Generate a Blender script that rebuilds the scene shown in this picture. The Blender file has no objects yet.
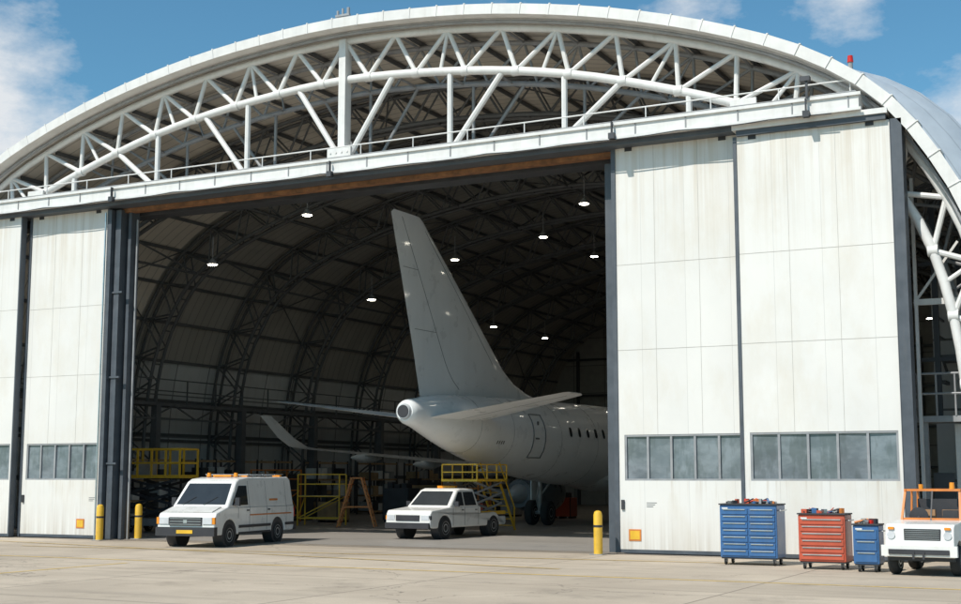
import bpy, math, random, bmesh
from mathutils import Vector, Matrix
random.seed(7)
SC=bpy.context.scene
# ------------------------------------------------------------------ materials
def nd(nt,t,**k):
    n=nt.nodes.new(t)
    for a,b in k.items(): setattr(n,a,b)
    return n
def mixc(nt,fac,a,b,bt='MIX'):
    m=nd(nt,"ShaderNodeMix",data_type='RGBA',blend_type=bt)
    for s,v in ((m.inputs[0],fac),(m.inputs[6],a),(m.inputs[7],b)):
        if isinstance(v,bpy.types.NodeSocket): nt.links.new(v,s)
        elif isinstance(v,(int,float)): s.default_value=v
        else: s.default_value=(v[0],v[1],v[2],1)
    return m.outputs[2]
def noise(nt,vec,scale,detail=4,rough=.6,out='Fac'):
    n=nd(nt,"ShaderNodeTexNoise"); n.inputs['Scale'].default_value=scale; n.inputs['Detail'].default_value=detail; n.inputs['Roughness'].default_value=rough
    nt.links.new(vec,n.inputs['Vector']); return n.outputs[out]
def rng(nt,v,a,b,c=0.,d=1.):
    m=nd(nt,"ShaderNodeMapRange"); m.inputs[1].default_value=a;m.inputs[2].default_value=b;m.inputs[3].default_value=c;m.inputs[4].default_value=d
    nt.links.new(v,m.inputs[0]); return m.outputs[0]
def mul(nt,a,b):
    m=nd(nt,"ShaderNodeMath",operation='MULTIPLY'); nt.links.new(a,m.inputs[0]); nt.links.new(b,m.inputs[1]); return m.outputs[0]
def mapv(nt,vec,sc=(1,1,1),loc=(0,0,0)):
    m=nd(nt,"ShaderNodeMapping"); m.inputs['Scale'].default_value=sc; m.inputs['Location'].default_value=loc
    nt.links.new(vec,m.inputs['Vector']); return m.outputs[0]
def mat(name,col,rough=.6,metal=0,var=.12,scale=2.5,bump=0,bscale=20,streak=0,dirt=(.25,.2,.14),coat=0,post=None,svec=(3.5,3.5,.22)):
    m=bpy.data.materials.new(name); m.use_nodes=True; nt=m.node_tree
    b=nt.nodes["Principled BSDF"]
    tc=nd(nt,"ShaderNodeTexCoord").outputs['Object']
    n1=noise(nt,tc,scale)
    dark=tuple(c*(1-var*1.6) for c in col); lite=tuple(min(1,c*(1+var*.6)) for c in col)
    c=mixc(nt,rng(nt,n1,.3,.7),dark,lite)
    if streak>0:
        s=noise(nt,mapv(nt,tc,svec),1.0,5,.7)
        c=mixc(nt,rng(nt,s,.5,.8,0,streak),c,dirt)
    if post: c=post(nt,tc,c)
    nt.links.new(c,b.inputs['Base Color'])
    nt.links.new(rng(nt,n1,.3,.7,max(.02,rough-.06),min(1,rough+.08)),b.inputs['Roughness'])
    b.inputs['Metallic'].default_value=metal
    if coat: b.inputs['Coat Weight'].default_value=coat; b.inputs['Coat Roughness'].default_value=.06
    if bump>0:
        bp=nd(nt,"ShaderNodeBump"); bp.inputs['Strength'].default_value=bump; bp.inputs['Distance'].default_value=.02
        nt.links.new(noise(nt,tc,bscale,2),bp.inputs['Height']); nt.links.new(bp.outputs[0],b.inputs['Normal'])
    return m
def brick_post(axes,w,h,off,mort,ms,amt=.05,offs=(0,0)):
    def f(nt,tc,c):
        sep=nd(nt,"ShaderNodeSeparateXYZ"); nt.links.new(tc,sep.inputs[0])
        cb=nd(nt,"ShaderNodeCombineXYZ")
        nt.links.new(sep.outputs[axes[0]],cb.inputs[0]); nt.links.new(sep.outputs[axes[1]],cb.inputs[1])
        v=mapv(nt,cb.outputs[0],(1,1,1),(offs[0],offs[1],0))
        bt=nd(nt,"ShaderNodeTexBrick"); bt.offset=off; bt.squash=1
        nt.links.new(v,bt.inputs['Vector'])
        bt.inputs['Color1'].default_value=(1,1,1,1); k=1-amt; bt.inputs['Color2'].default_value=(k,k,k,1)
        bt.inputs['Mortar'].default_value=(mort,mort,mort,1); bt.inputs['Scale'].default_value=1
        bt.inputs['Mortar Size'].default_value=ms; bt.inputs['Mortar Smooth'].default_value=.2
        bt.inputs['Brick Width'].default_value=w; bt.inputs['Row Height'].default_value=h
        return mixc(nt,1.0,c,bt.outputs['Color'],'MULTIPLY')
    return f
def ground_post(nt,tc,c):
    c=brick_post((0,1),6,6,0,.42,.028,.16,(1,.9))(nt,tc,c)
    big=noise(nt,tc,.16,5,.62); c=mixc(nt,rng(nt,big,.42,.66,0,.6),c,(.34,.275,.205))
    oil=noise(nt,mapv(nt,tc,(1,1,1),(7,3,0)),.55,6,.7); c=mixc(nt,rng(nt,oil,.55,.74,0,.6),c,(.16,.13,.10))
    tr=noise(nt,mapv(nt,tc,(.2,2.4,1)),.7,5,.6); c=mixc(nt,rng(nt,tr,.50,.72,0,.45),c,(.25,.21,.165))
    sp=noise(nt,tc,30,2,.6); c=mixc(nt,rng(nt,sp,.3,.7,0,.28),c,(.27,.225,.175))
    wob=nd(nt,"ShaderNodeVectorMath",operation='ADD'); sc_=nd(nt,"ShaderNodeVectorMath",operation='SCALE'); sc_.inputs['Scale'].default_value=1.6
    nt.links.new(noise(nt,tc,.8,4,.6,'Color'),sc_.inputs[0]); nt.links.new(tc,wob.inputs[0]); nt.links.new(sc_.outputs[0],wob.inputs[1])
    vo=nd(nt,"ShaderNodeTexVoronoi",feature='DISTANCE_TO_EDGE'); vo.inputs['Scale'].default_value=.16; nt.links.new(wob.outputs[0],vo.inputs['Vector'])
    cr=rng(nt,vo.outputs['Distance'],.004,.0,0,.75); ms=rng(nt,big,.44,.52)
    return mixc(nt,mul(nt,cr,ms),c,(.09,.075,.06))
def floor_post(nt,tc,c):
    c=brick_post((0,1),6,6,0,.6,.015,.08,(1,0))(nt,tc,c)
    oil=noise(nt,tc,.4,6,.7); c=mixc(nt,rng(nt,oil,.5,.75,0,.65),c,(.14,.135,.13))
    return c
def door_post(nt,tc,c):
    c=brick_post((0,2),1.22,30,0,.78,.007,.045,(.1,0))(nt,tc,c)
    st=noise(nt,mapv(nt,tc,(.9,.9,.4),(3,0,1)),.8,6,.7); c=mixc(nt,rng(nt,st,.48,.82,0,.50),c,(.55,.48,.36))
    sep=nd(nt,"ShaderNodeSeparateXYZ"); nt.links.new(tc,sep.inputs[0])
    n=noise(nt,mapv(nt,tc,(6,6,.12)),1.,4,.7)
    c=mixc(nt,mul(nt,rng(nt,sep.outputs[2],7.0,10.8,0,.55),rng(nt,n,.45,.70)),c,(.47,.39,.28))
    c=mixc(nt,mul(nt,rng(nt,sep.outputs[2],1.3,.1,0,.6),rng(nt,n,.35,.65)),c,(.40,.34,.27))
    n3=noise(nt,mapv(nt,tc,(9,9,.35),(2,0,4)),1.,3,.6)
    return mixc(nt,mul(nt,rng(nt,sep.outputs[2],.9,1.9,0,.4),mul(nt,rng(nt,n3,.55,.7),rng(nt,sep.outputs[2],2.6,1.9))),c,(.42,.34,.25))
def win_reflect_post(nt,tc,c):
    a=noise(nt,mapv(nt,tc,(.9,.9,1.6),(5,0,0)),1.3,4,.6); c=mixc(nt,rng(nt,a,.42,.62,0,.7),c,(.24,.275,.30))  # pale blue-grey patches: reflections painted into the glass colour
    b=noise(nt,mapv(nt,tc,(2.2,2.2,.7)),1.5,3,.6); return mixc(nt,rng(nt,b,.5,.62,0,.6),c,(.09,.11,.115))  # dark patches: view into the dim hangar, painted into the colour
M_ground=mat("apron_concrete",(.57,.475,.365),.85,var=.09,scale=.5,bump=.3,bscale=40,post=ground_post)
M_floor=mat("hangar_floor_concrete",(.36,.33,.295),.42,var=.1,scale=.4,post=floor_post)
M_door=mat("door_cladding_white",(.715,.70,.665),.5,var=.025,scale=.7,post=door_post)
M_white=mat("white_painted_steel",(.70,.695,.675),.45,var=.06,streak=.28,dirt=(.36,.31,.24))
M_rim=mat("arch_fascia_white",(.70,.69,.665),.45,var=.06,streak=.28,dirt=(.4,.36,.3))
M_roof=mat("roof_sheet_outer",(.55,.60,.64),.4,metal=.1,var=.05,post=brick_post((1,2),.5,400,0,.75,.02,.04))
M_inner_lit=mat("roof_sheet_inner_lit",(.80,.73,.63),.7,var=.08,scale=.8,streak=.3,dirt=(.35,.28,.2),svec=(.4,.4,.4),post=brick_post((1,0),.5,400,0,.62,.03,.10))  # front ceiling: same sheet as the rear, bounce light painted in as paler colour
M_inner_dim=mat("roof_sheet_inner_dim",(.46,.44,.40),.7,var=.1,scale=.8,streak=.35,dirt=(.2,.17,.14),svec=(.4,.4,.4),post=brick_post((1,0),.5,400,0,.62,.03,.10))  # rear ceiling: interior gloom painted in as darker colour
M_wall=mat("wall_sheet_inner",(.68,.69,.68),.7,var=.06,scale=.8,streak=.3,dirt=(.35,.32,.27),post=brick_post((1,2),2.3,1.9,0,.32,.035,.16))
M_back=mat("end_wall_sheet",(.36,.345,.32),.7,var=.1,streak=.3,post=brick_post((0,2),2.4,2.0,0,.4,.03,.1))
M_dsteel=mat("dark_steel",(.05,.053,.06),.5,var=.2)
M_frame=mat("door_frame_slate",(.075,.088,.105),.5,var=.15,streak=.2,dirt=(.2,.18,.15))
M_gsteel=mat("grey_steel",(.30,.31,.32),.5,var=.15,streak=.3)
M_rust=mat("rusty_beam",(.26,.12,.05),.75,var=.35,scale=4)
M_glassd=mat("door_window_glass",(.15,.18,.20),.07,var=.2,scale=.9,post=win_reflect_post)
M_glass=mat("vehicle_glass",(.03,.035,.04),.05,var=.1)
M_van=mat("van_paint_white",(.74,.73,.70),.3,var=.03,streak=.25,dirt=(.42,.36,.28),coat=.4)
M_plane=mat("aircraft_paint",(.80,.82,.82),.3,var=.03,scale=1.2,streak=.14,dirt=(.5,.47,.43),coat=.4)
M_planeg=mat("aircraft_grey",(.50,.52,.54),.35,var=.06)
M_nac=mat("engine_cowl_grey",(.20,.215,.235),.3,var=.08,coat=.3)
M_line=mat("panel_line",(.13,.14,.15),.6)
M_seam=mat("door_seam",(.44,.42,.38),.6)
M_tyre=mat("tyre_rubber",(.03,.03,.03),.85,var=.2)
M_hub=mat("wheel_hub",(.42,.42,.42),.4,metal=.3)
M_black=mat("black_plastic",(.035,.035,.04),.55)
M_yel=mat("safety_yellow",(.78,.46,.03),.5,var=.12,streak=.35)
M_org=mat("safety_orange",(.62,.20,.04),.5,var=.12,streak=.3)
M_blue=mat("tool_blue",(.035,.125,.30),.4,var=.1,coat=.3,streak=.2)
M_red=mat("tool_red",(.50,.085,.04),.4,var=.1,coat=.3,streak=.2)
M_sil=mat("bright_metal",(.6,.6,.6),.3,metal=.9)
M_amber=mat("amber_lens",(.80,.28,.02),.2)
M_redl=mat("red_lens",(.6,.03,.02),.25)
M_line_y=mat("worn_yellow_line",(.64,.44,.14),.8,var=.2,scale=6,streak=.8,dirt=(.46,.38,.28),svec=(1.5,1.5,1))
M_crate=mat("crate_wood",(.35,.24,.13),.8,var=.2)
M_tan=mat("seat_tan",(.35,.2,.1),.7)
M_head=mat("headlamp_lens",(.6,.62,.64),.1)
M_rib=mat("rib_steel",(.12,.125,.13),.55,var=.15)
def emis(name,c,s):
    m=bpy.data.materials.new(name); m.use_nodes=True; b=m.node_tree.nodes["Principled BSDF"]
    b.inputs['Base Color'].default_value=(.8,.8,.8,1); b.inputs['Emission Color'].default_value=(*c,1); b.inputs['Emission Strength'].default_value=s; return m
M_lamp=emis("high_bay_lamp",(1,.92,.76),40)
# ------------------------------------------------------------------ mesh accumulator
class G:
    def __init__(s): s.v=[];s.f=[];s.mi=[];s.mats=[];s.sm=[];s.cur=0;s.smooth=False
    def m(s,mt,smooth=False):
        if mt not in s.mats: s.mats.append(mt)
        s.cur=s.mats.index(mt); s.smooth=smooth; return s
    def add(s,vs,fs):
        o=len(s.v); s.v+= [tuple(p) for p in vs]
        for f in fs: s.f.append([i+o for i in f]); s.mi.append(s.cur); s.sm.append(s.smooth)
    def box(s,c,d,rz=0,rx=0,ry=0):
        R=Matrix.Rotation(rz,3,'Z')@Matrix.Rotation(ry,3,'Y')@Matrix.Rotation(rx,3,'X')
        vs=[R@Vector((x*d[0]/2,y*d[1]/2,z*d[2]/2))+Vector(c) for x in(-1,1) for y in(-1,1) for z in(-1,1)]
        s.add(vs,[(0,1,3,2),(4,6,7,5),(0,4,5,1),(2,3,7,6),(0,2,6,4),(1,5,7,3)])
    def bx(s,x0,x1,y0,y1,z0,z1): s.box(((x0+x1)/2,(y0+y1)/2,(z0+z1)/2),(abs(x1-x0),abs(y1-y0),abs(z1-z0)))
    def beam(s,a,b,w,h=None):
        h=h or w; a=Vector(a);b=Vector(b);d=(b-a)
        if d.length<1e-6: return
        d.normalize(); up=Vector((0,0,1)) if abs(d.z)<.9 else Vector((0,1,0))
        x=d.cross(up).normalized(); y=x.cross(d)
        vs=[p+x*sx*w/2+y*sy*h/2 for p in(a,b) for sx,sy in((-1,-1),(1,-1),(1,1),(-1,1))]
        s.add(vs,[(0,3,2,1),(4,5,6,7)]+[(i,(i+1)%4,(i+1)%4+4,i+4) for i in range(4)])
    def cyl(s,a,b,r,n=8,r2=None,caps=True):
        r2=r if r2 is None else r2
        a=Vector(a);b=Vector(b);d=(b-a)
        if d.length<1e-6: return
        d.normalize(); up=Vector((0,0,1)) if abs(d.z)<.9 else Vector((0,1,0))
        x=d.cross(up).normalized(); y=x.cross(d); vs=[]
        for p,rr in((a,r),(b,r2)):
            for i in range(n):
                t=2*math.pi*i/n; vs.append(p+x*math.cos(t)*rr+y*math.sin(t)*rr)
        sm=s.smooth; s.smooth=True
        s.add(vs,[(i,(i+1)%n,(i+1)%n+n,i+n) for i in range(n)]); s.smooth=False
        if caps:
            o=len(s.v)-2*n
            s.f.append([o+i for i in range(n)][::-1]); s.f.append([o+n+i for i in range(n)]); s.mi+=[s.cur]*2; s.sm+=[False]*2
        s.smooth=sm
    def tube(s,pts,r,n=8):
        for i in range(len(pts)-1): s.cyl(pts[i],pts[i+1],r,n,caps=False)
    def loft(s,secs,closed=True,caps=True):
        n=len(secs[0]); vs=[p for q in secs for p in q]; fs=[]
        for k in range(len(secs)-1):
            for i in range(n if closed else n-1):
                j=(i+1)%n; fs.append((k*n+i,k*n+j,(k+1)*n+j,(k+1)*n+i))
        if caps and closed: fs.append(tuple(range(n))[::-1]); fs.append(tuple((len(secs)-1)*n+i for i in range(n)))
        s.add(vs,fs)
    def lathe(s,c,axis,prof,n=24):
        c=Vector(c); ax={'x':Vector((1,0,0)),'y':Vector((0,1,0)),'z':Vector((0,0,1))}[axis]
        u={'x':Vector((0,1,0)),'y':Vector((0,0,1)),'z':Vector((1,0,0))}[axis]; w=ax.cross(u)
        s.loft([[c+ax*a+(u*math.cos(2*math.pi*i/n)+w*math.sin(2*math.pi*i/n))*r for i in range(n)] for a,r in prof])
    def prism(s,poly):
        n=len(poly); vs=[(-h,y,z) for y,z,h in poly]+[(h,y,z) for y,z,h in poly]
        s.add(vs,[tuple(range(n))[::-1],tuple(range(n,2*n))]+[(i,(i+1)%n,(i+1)%n+n,i+n) for i in range(n)])
    def obj(s,name,parent=None,bevel=0,seg=2,ang=30):
        me=bpy.data.meshes.new(name); me.from_pydata(s.v,[],s.f); me.update()
        for mt in s.mats: me.materials.append(mt)
        me.polygons.foreach_set('material_index',s.mi); me.polygons.foreach_set('use_smooth',s.sm)
        o=bpy.data.objects.new(name,me); SC.collection.objects.link(o)
        bm=bmesh.new(); bm.from_mesh(me); bmesh.ops.recalc_face_normals(bm,faces=bm.faces); bm.to_mesh(me); bm.free()
        if any(s.sm): me.set_sharp_from_angle(angle=math.radians(40))
        if parent: o.parent=parent
        if bevel:
            b=o.modifiers.new('b','BEVEL'); b.width=bevel; b.segments=seg; b.limit_method='ANGLE'; b.angle_limit=math.radians(ang)
        return o
def empty(name,loc=(0,0,0),rz=0):
    e=bpy.data.objects.new(name,None); SC.collection.objects.link(e); e.location=loc; e.rotation_euler=(0,0,rz); e.empty_display_size=.3; return e
# ------------------------------------------------------------------ ground
g=G().m(M_ground); g.add([(-700,-300,0),(700,-300,0),(700,1100,0),(-700,1100,0)],[(0,1,2,3)]); g.obj("ground")
g=G().m(M_line_y)
def strip(a,b,w,z=.004):
    a=Vector((*a,z));b=Vector((*b,z));d=(b-a).normalized();n=Vector((-d.y,d.x,0))*w/2
    g.add([a-n,b-n,b+n,a+n],[(0,1,2,3)])
strip((-60,25.2),(-3,25.6),.15); strip((-21.9,4),(-21.9,24.6),.14); strip((-30,29.2),(-8,31.0),.12,.008); strip((-36,31.6),(-12,27.2),.11,.012)
g.obj("apron_line_marking")
# ------------------------------------------------------------------ hangar
H=empty("aircraft_hangar")
XC=-22.0
OUT=[(0,15.8),(3,15.66),(5.5,15.38),(8,14.92),(10,14.42),(12,13.78),(14,12.95),(15.6,11.95),(16.6,10.98),(17.4,9.8),(18.0,8.65),(18.5,7.2),(18.85,5.2),(19.0,2.6),(19.0,0)]
INN=[(0,14.15),(4,13.88),(7,13.4),(9.5,12.75),(12,11.92),(13.6,11.2),(15,10.35),(16.2,9.25),(17.0,7.8),(17.5,6.0),(17.75,4),(17.8,2),(17.8,0)]
def full(p): return [(-d,z) for d,z in p[::-1]]+list(p[1:])
def smooth_pts(p,n):
    q=[]
    for i in range(len(p)-1):
        a=p[max(i-1,0)];b=p[i];c=p[i+1];d=p[min(i+2,len(p)-1)]
        for k in range(12):
            t=k/12; q.append(tuple(.5*((2*b[j])+(-a[j]+c[j])*t+(2*a[j]-5*b[j]+4*c[j]-d[j])*t*t+(-a[j]+3*b[j]-3*c[j]+d[j])*t**3) for j in(0,1)))
    q.append(p[-1])
    L=[0]
    for i in range(1,len(q)): L.append(L[-1]+math.dist(q[i],q[i-1]))
    r=[];j=0
    for k in range(n+1):
        t=L[-1]*k/n
        while j<len(L)-2 and L[j+1]<t: j+=1
        u=(t-L[j])/(L[j+1]-L[j]) if L[j+1]>L[j] else 0
        r.append((q[j][0]+(q[j+1][0]-q[j][0])*u,q[j][1]+(q[j+1][1]-q[j][1])*u))
    return r
NP=64
PO=smooth_pts(full(OUT),NP); PI=smooth_pts(full(INN),NP)
def off(P,d):
    r=[]
    for i,p in enumerate(P):
        a=P[max(i-1,0)];b=P[min(i+1,len(P)-1)]
        tx,tz=b[0]-a[0],b[1]-a[1];l=math.hypot(tx,tz)
        dd=d(p) if callable(d) else d
        r.append((p[0]+(tz/l)*dd, p[1]-(tx/l)*dd))
    return r
def P3(p,y): return Vector((XC+p[0],y,max(p[1],0)))
YF,YB=33.0,90.0
def bulge(p):
    t=min(max((abs(p[0])-13.4)/4.4,0),1); return -(1.05*t*t*(3-2*t))
g=G().m(M_roof,True)
g.loft([[P3(p,YF+.3) for p in off(PO,.03)],[P3(p,YF+1.6) for p in off(PO,lambda p:.03+bulge(p)*.9)],[P3(p,YB) for p in off(PO,lambda p:.03+bulge(p))]],closed=False)
g.m(M_inner_dim,True); idx=[i for i,p in enumerate(PO) if p[1]>7.0]; i0,i1=idx[0],idx[-1]
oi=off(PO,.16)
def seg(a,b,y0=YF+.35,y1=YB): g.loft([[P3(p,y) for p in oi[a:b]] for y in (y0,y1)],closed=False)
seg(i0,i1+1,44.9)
g.m(M_inner_lit,True); seg(i0,i1+1,YF+.35,44.9)  # front bays take the copy with the light in its colour
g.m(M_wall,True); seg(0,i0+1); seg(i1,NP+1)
g.obj("roof_shell",H)
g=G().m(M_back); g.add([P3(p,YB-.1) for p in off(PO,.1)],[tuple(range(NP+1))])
g.m(M_dsteel)
for x in range(-38,-4,3): g.bx(x-.08,x+.08,YB-.4,YB-.15,0,11)
for z in (2.6,5.2,7.8,10.4): g.bx(-39.5,-4.5,YB-.5,YB-.42,z-.08,z+.08)
g.obj("end_wall",H)
g=G().m(M_rim,True)
a=off(PO,-.06); b=off(PO,.24)
g.loft([[P3(a[i],YF),P3(a[i],YF+.75),P3(b[i],YF+.75),P3(b[i],YF)] for i in range(NP+1)])
g.m(M_white); fb=off(PO,-.075); fc=off(PO,.255)
for i in range(0,NP+1):
    g.beam(P3(fb[i],YF-.012),P3(fb[i],YF+.76),.05,.03); g.beam(P3(fb[i],YF-.008),P3(fc[i],YF-.008),.03,.012)
g.m(M_gsteel,True); g.tube([P3(p,YF+.45) for p in off(PO,.33)],.05,6)
g.obj("arch_fascia",H)
YT=33.80
g=G().m(M_white,True)
SO=off(PO,.42); SI=PI
def trusslayer(yy,rr,wr,n1_,n2_):
    g.tube([P3(p,yy) for p in SO],rr,n1_); g.tube([P3(p,yy) for p in SI],rr*1.1,n1_)
    for i in range(NP):
        A_,B_=(SO,SI) if i%2==0 else (SI,SO)
        g.cyl(P3(A_[i],yy),P3(B_[i+1],yy),wr,n2_)
    for i in range(0,NP+1,4): g.cyl(P3(SO[i],yy),P3(SI[i],yy),wr*.8,n2_)
trusslayer(YT,.115,.072,10,8)
for i in range(1,NP,2): g.cyl(P3(SI[i],YT)-Vector((.12,0,0)),P3(SI[i],YT)+Vector((.12,0,0)),.15,10)
def zin(d):
    for i in range(NP):
        if SI[i][0]<=d<=SI[i+1][0]:
            t=(d-SI[i][0])/(SI[i+1][0]-SI[i][0]); return SI[i][1]+(SI[i+1][1]-SI[i][1])*t
    return 11.5
def lower(yy,k):
    for d in (-11,-7.35,-3.68,0,3.68,7.35,11):
        g.cyl((XC+d,yy,11.3),(XC+d,yy,zin(d)),.09*k,8)
        for s_ in ([-1,1] if d==0 else [1 if d>0 else -1]):
            if abs(d)<11: g.cyl((XC+d,yy,11.45),(XC+d+s_*1.75,yy,zin(d+s_*1.75)),.09*k,8)
lower(YT,1)
g.cyl((XC-13,YT,11.5),(XC+13,YT,11.5),.09,8)
g.m(M_white)
g.bx(XC-.12,XC+.12,YT-.2,YT+.15,11.4,15.4)
g.bx(XC-.42,XC+.42,YT-.32,YT-.22,11.25,11.95)
g.bx(XC+12.2,XC+12.9,YT-.25,YT-.17,11.45,11.85); g.bx(XC-12.9,XC-12.2,YT-.25,YT-.17,11.45,11.85)
for k in (-.3,-.1,.1,.3):
    for z in (11.4,11.6,11.8): g.cyl((XC+k,YT-.345,z),(XC+k,YT-.32,z),.03,6)
g.m(M_gsteel,True); trusslayer(YT+1.5,.08,.045,8,6); lower(YT+1.5,.6)
for i in range(0,NP+1,2): g.cyl(P3(SO[i],YT),P3(SO[i],YT+1.5),.04,6); g.cyl(P3(SI[i],YT),P3(SI[i],YT+1.5),.04,6)
g.obj("arch_truss",H)
g=G().m(M_white)
XL,XR=-40.2,-6.35
g.bx(XL+1,XR,32.86,33.3,11.0,11.42)
g.bx(XL+1,XR+.06,32.80,32.86,11.36,11.44); g.bx(XL+1,XR+.06,32.80,32.86,10.98,11.05)
g.bx(XL+1,XR,33.3,34.6,11.22,11.30)
g.bx(-9.6,-5.7,32.95,33.55,10.86,10.995)
g.m(M_frame); g.bx(XL+1,-13.1,33.0,33.8,10.86,10.995); g.bx(-13.1,-9.62,33.0,33.7,10.86,10.995)
g.bx(-9.5,-5.75,33.0,33.5,10.72,10.858)
g.m(M_rust); g.bx(-30.6,-13.2,33.60,33.9,10.73,10.855)
g.m(M_dsteel); g.bx(-39.3,-5.9,34.2,34.9,10.70,11.1)
g.m(M_white)
for i in range(19):
    x=-39+i*1.8; g.cyl((x,33.15,11.42),(x,33.15,11.86),.018,6)
g.cyl((-39,33.15,11.86),(-6.5,33.15,11.86),.02,6)
g.m(M_gsteel)
for i in range(24):
    x=-38.8+i*1.4; g.box((x,32.85,11.2),(.03,.026,.34))
g.cyl((-39,32.83,11.46),(-6.4,32.83,11.46),.02,6)
g.m(M_dsteel)
for x,z in ((-7.7,11.0),(-12.9,11.05),(-30.4,11.0),(-21.9,10.95)): g.bx(x,x+.16,32.66,32.82,z-.08,z+.08); g.bx(x+.06,x+.09,32.7,32.79,z+.06,z+.4)
g.bx(-7.62,-7.56,32.72,32.76,11.4,11.9); g.bx(-7.75,-7.5,32.68,32.83,11.85,11.97)
cp=[Vector((-39+i*.8,32.78,11.0-.05*abs(math.sin(i*.9)))) for i in range(41)]
g.tube(cp,.015,5)
g.obj("header_beam",H)
def rib(g,y,mt,r=.07,dep=1.25):
    A_=off(PO,.35);B_=off(PO,.35+dep)
    g.m(mt,True)
    for yy in (y,y+.5):
        g.tube([P3(p,yy) for p in A_],r,6); g.tube([P3(p,yy) for p in B_],r*1.15,6)
    for i in range(NP):
        p,q=(A_,B_) if i%2==0 else (B_,A_)
        g.cyl(P3(p[i],y),P3(q[i+1],y),r*.65,5,caps=False); g.cyl(P3(p[i],y+.5),P3(q[i+1],y+.5),r*.5,5,caps=False)
    for i in range(0,NP+1,2): g.cyl(P3(B_[i],y),P3(B_[i],y+.5),r*.5,5,caps=False)
g=G()
ys=[39.4,45,51,57,63.5,70,77,84]
for y in ys: rib(g,y,M_rib)
pl=off(PO,.26)
for i in range(4,NP-3,2):
    g.m(M_rib); g.beam(P3(pl[i],YF+1.3),P3(pl[i],YB-.3),.07,.13)
pb=off(PO,1.6)
for i in (14,20,26,32,38,44,50):
    g.m(M_rib); g.tube([P3(pb[i],y) for y in (39.4,84.5)],.06,6)
    for k in range(len(ys)-1):
        ym=(ys[k]+ys[k+1])/2
        g.cyl(P3(pb[i],ys[k]),P3(pl[i],ym),.045,5); g.cyl(P3(pl[i],ym),P3(pb[i],ys[k+1]),.045,5)
for k in range(0,len(ys)-1,2):
    for i in (10,18,26,34,42,50):
        g.cyl(P3(pl[i],ys[k]),P3(pl[i+4],ys[k+1]),.03,5); g.cyl(P3(pl[i+4],ys[k]),P3(pl[i],ys[k+1]),.03,5)
g.obj("roof_ribs",H)
g=G().m(M_rib)
for sx in (-1,1):
    xw=XC+sx*18.8
    for z in (2.0,3.9,5.8,7.6): g.bx(xw-.12,xw+.02,36,YB-.5,z-.07,z+.07)
    x=XC+sx*17.2
    g.bx(x-.5,x+.5,37,YB-1,5.05,5.2)
    for z in (5.7,6.2): g.beam((x-sx*.5,37,z),(x-sx*.5,YB-1,z),.05)
    for i in range(26): g.beam((x-sx*.5,37+i*2,5.1),(x-sx*.5,37+i*2,6.2),.05)
    for i in range(17): g.beam((x-sx*.45,37.2+i*3,5.1),(x-sx*.45,38.7+i*3,4.5),.06); g.beam((x-sx*.45,38.7+i*3,4.5),(x-sx*.45,40.2+i*3,5.1),.06)
    g.beam((x-sx*.45,37.2,4.5),(x-sx*.45,88.2,4.5),.09)
    for y in ys: g.bx(x-.15-sx*.4,x+.15-sx*.4,y-.05,y+.25,0,5.05)
g.obj("side_catwalk",H)
g=G()
for x in (-33.5,-29,-24.5,-20,-15.5,-11):
    for y in (42,48,54,60,67,74,82):
        zt=12.9 if abs(x-XC)<5 else (12.2 if abs(x-XC)<9 else 10.6)
        if random.random()<.3: continue
        g.m(M_gsteel,True); g.cyl((x,y,zt),(x,y,zt-.22),.07,10,.24); g.cyl((x,y,zt),(x,y,zt+.9),.02,5)
        g.m(M_lamp); g.cyl((x,y,zt-.225),(x,y,zt-.245),.17,10)
g.obj("high_bay_lamps",H)
g=G().m(M_floor); g.add([(-40.8,33.9,.004),(-3.2,33.9,.004),(-3.2,YB,.004),(-40.8,YB,.004)],[(0,1,2,3)])
g.m(M_dsteel)
for y in (33.1,33.4,33.7): g.add([(-40.8,y-.05,.016),(-5.2,y-.05,.016),(-5.2,y+.05,.016),(-40.8,y+.05,.016)],[(0,1,2,3)])
g.obj("hangar_floor",H)
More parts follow.
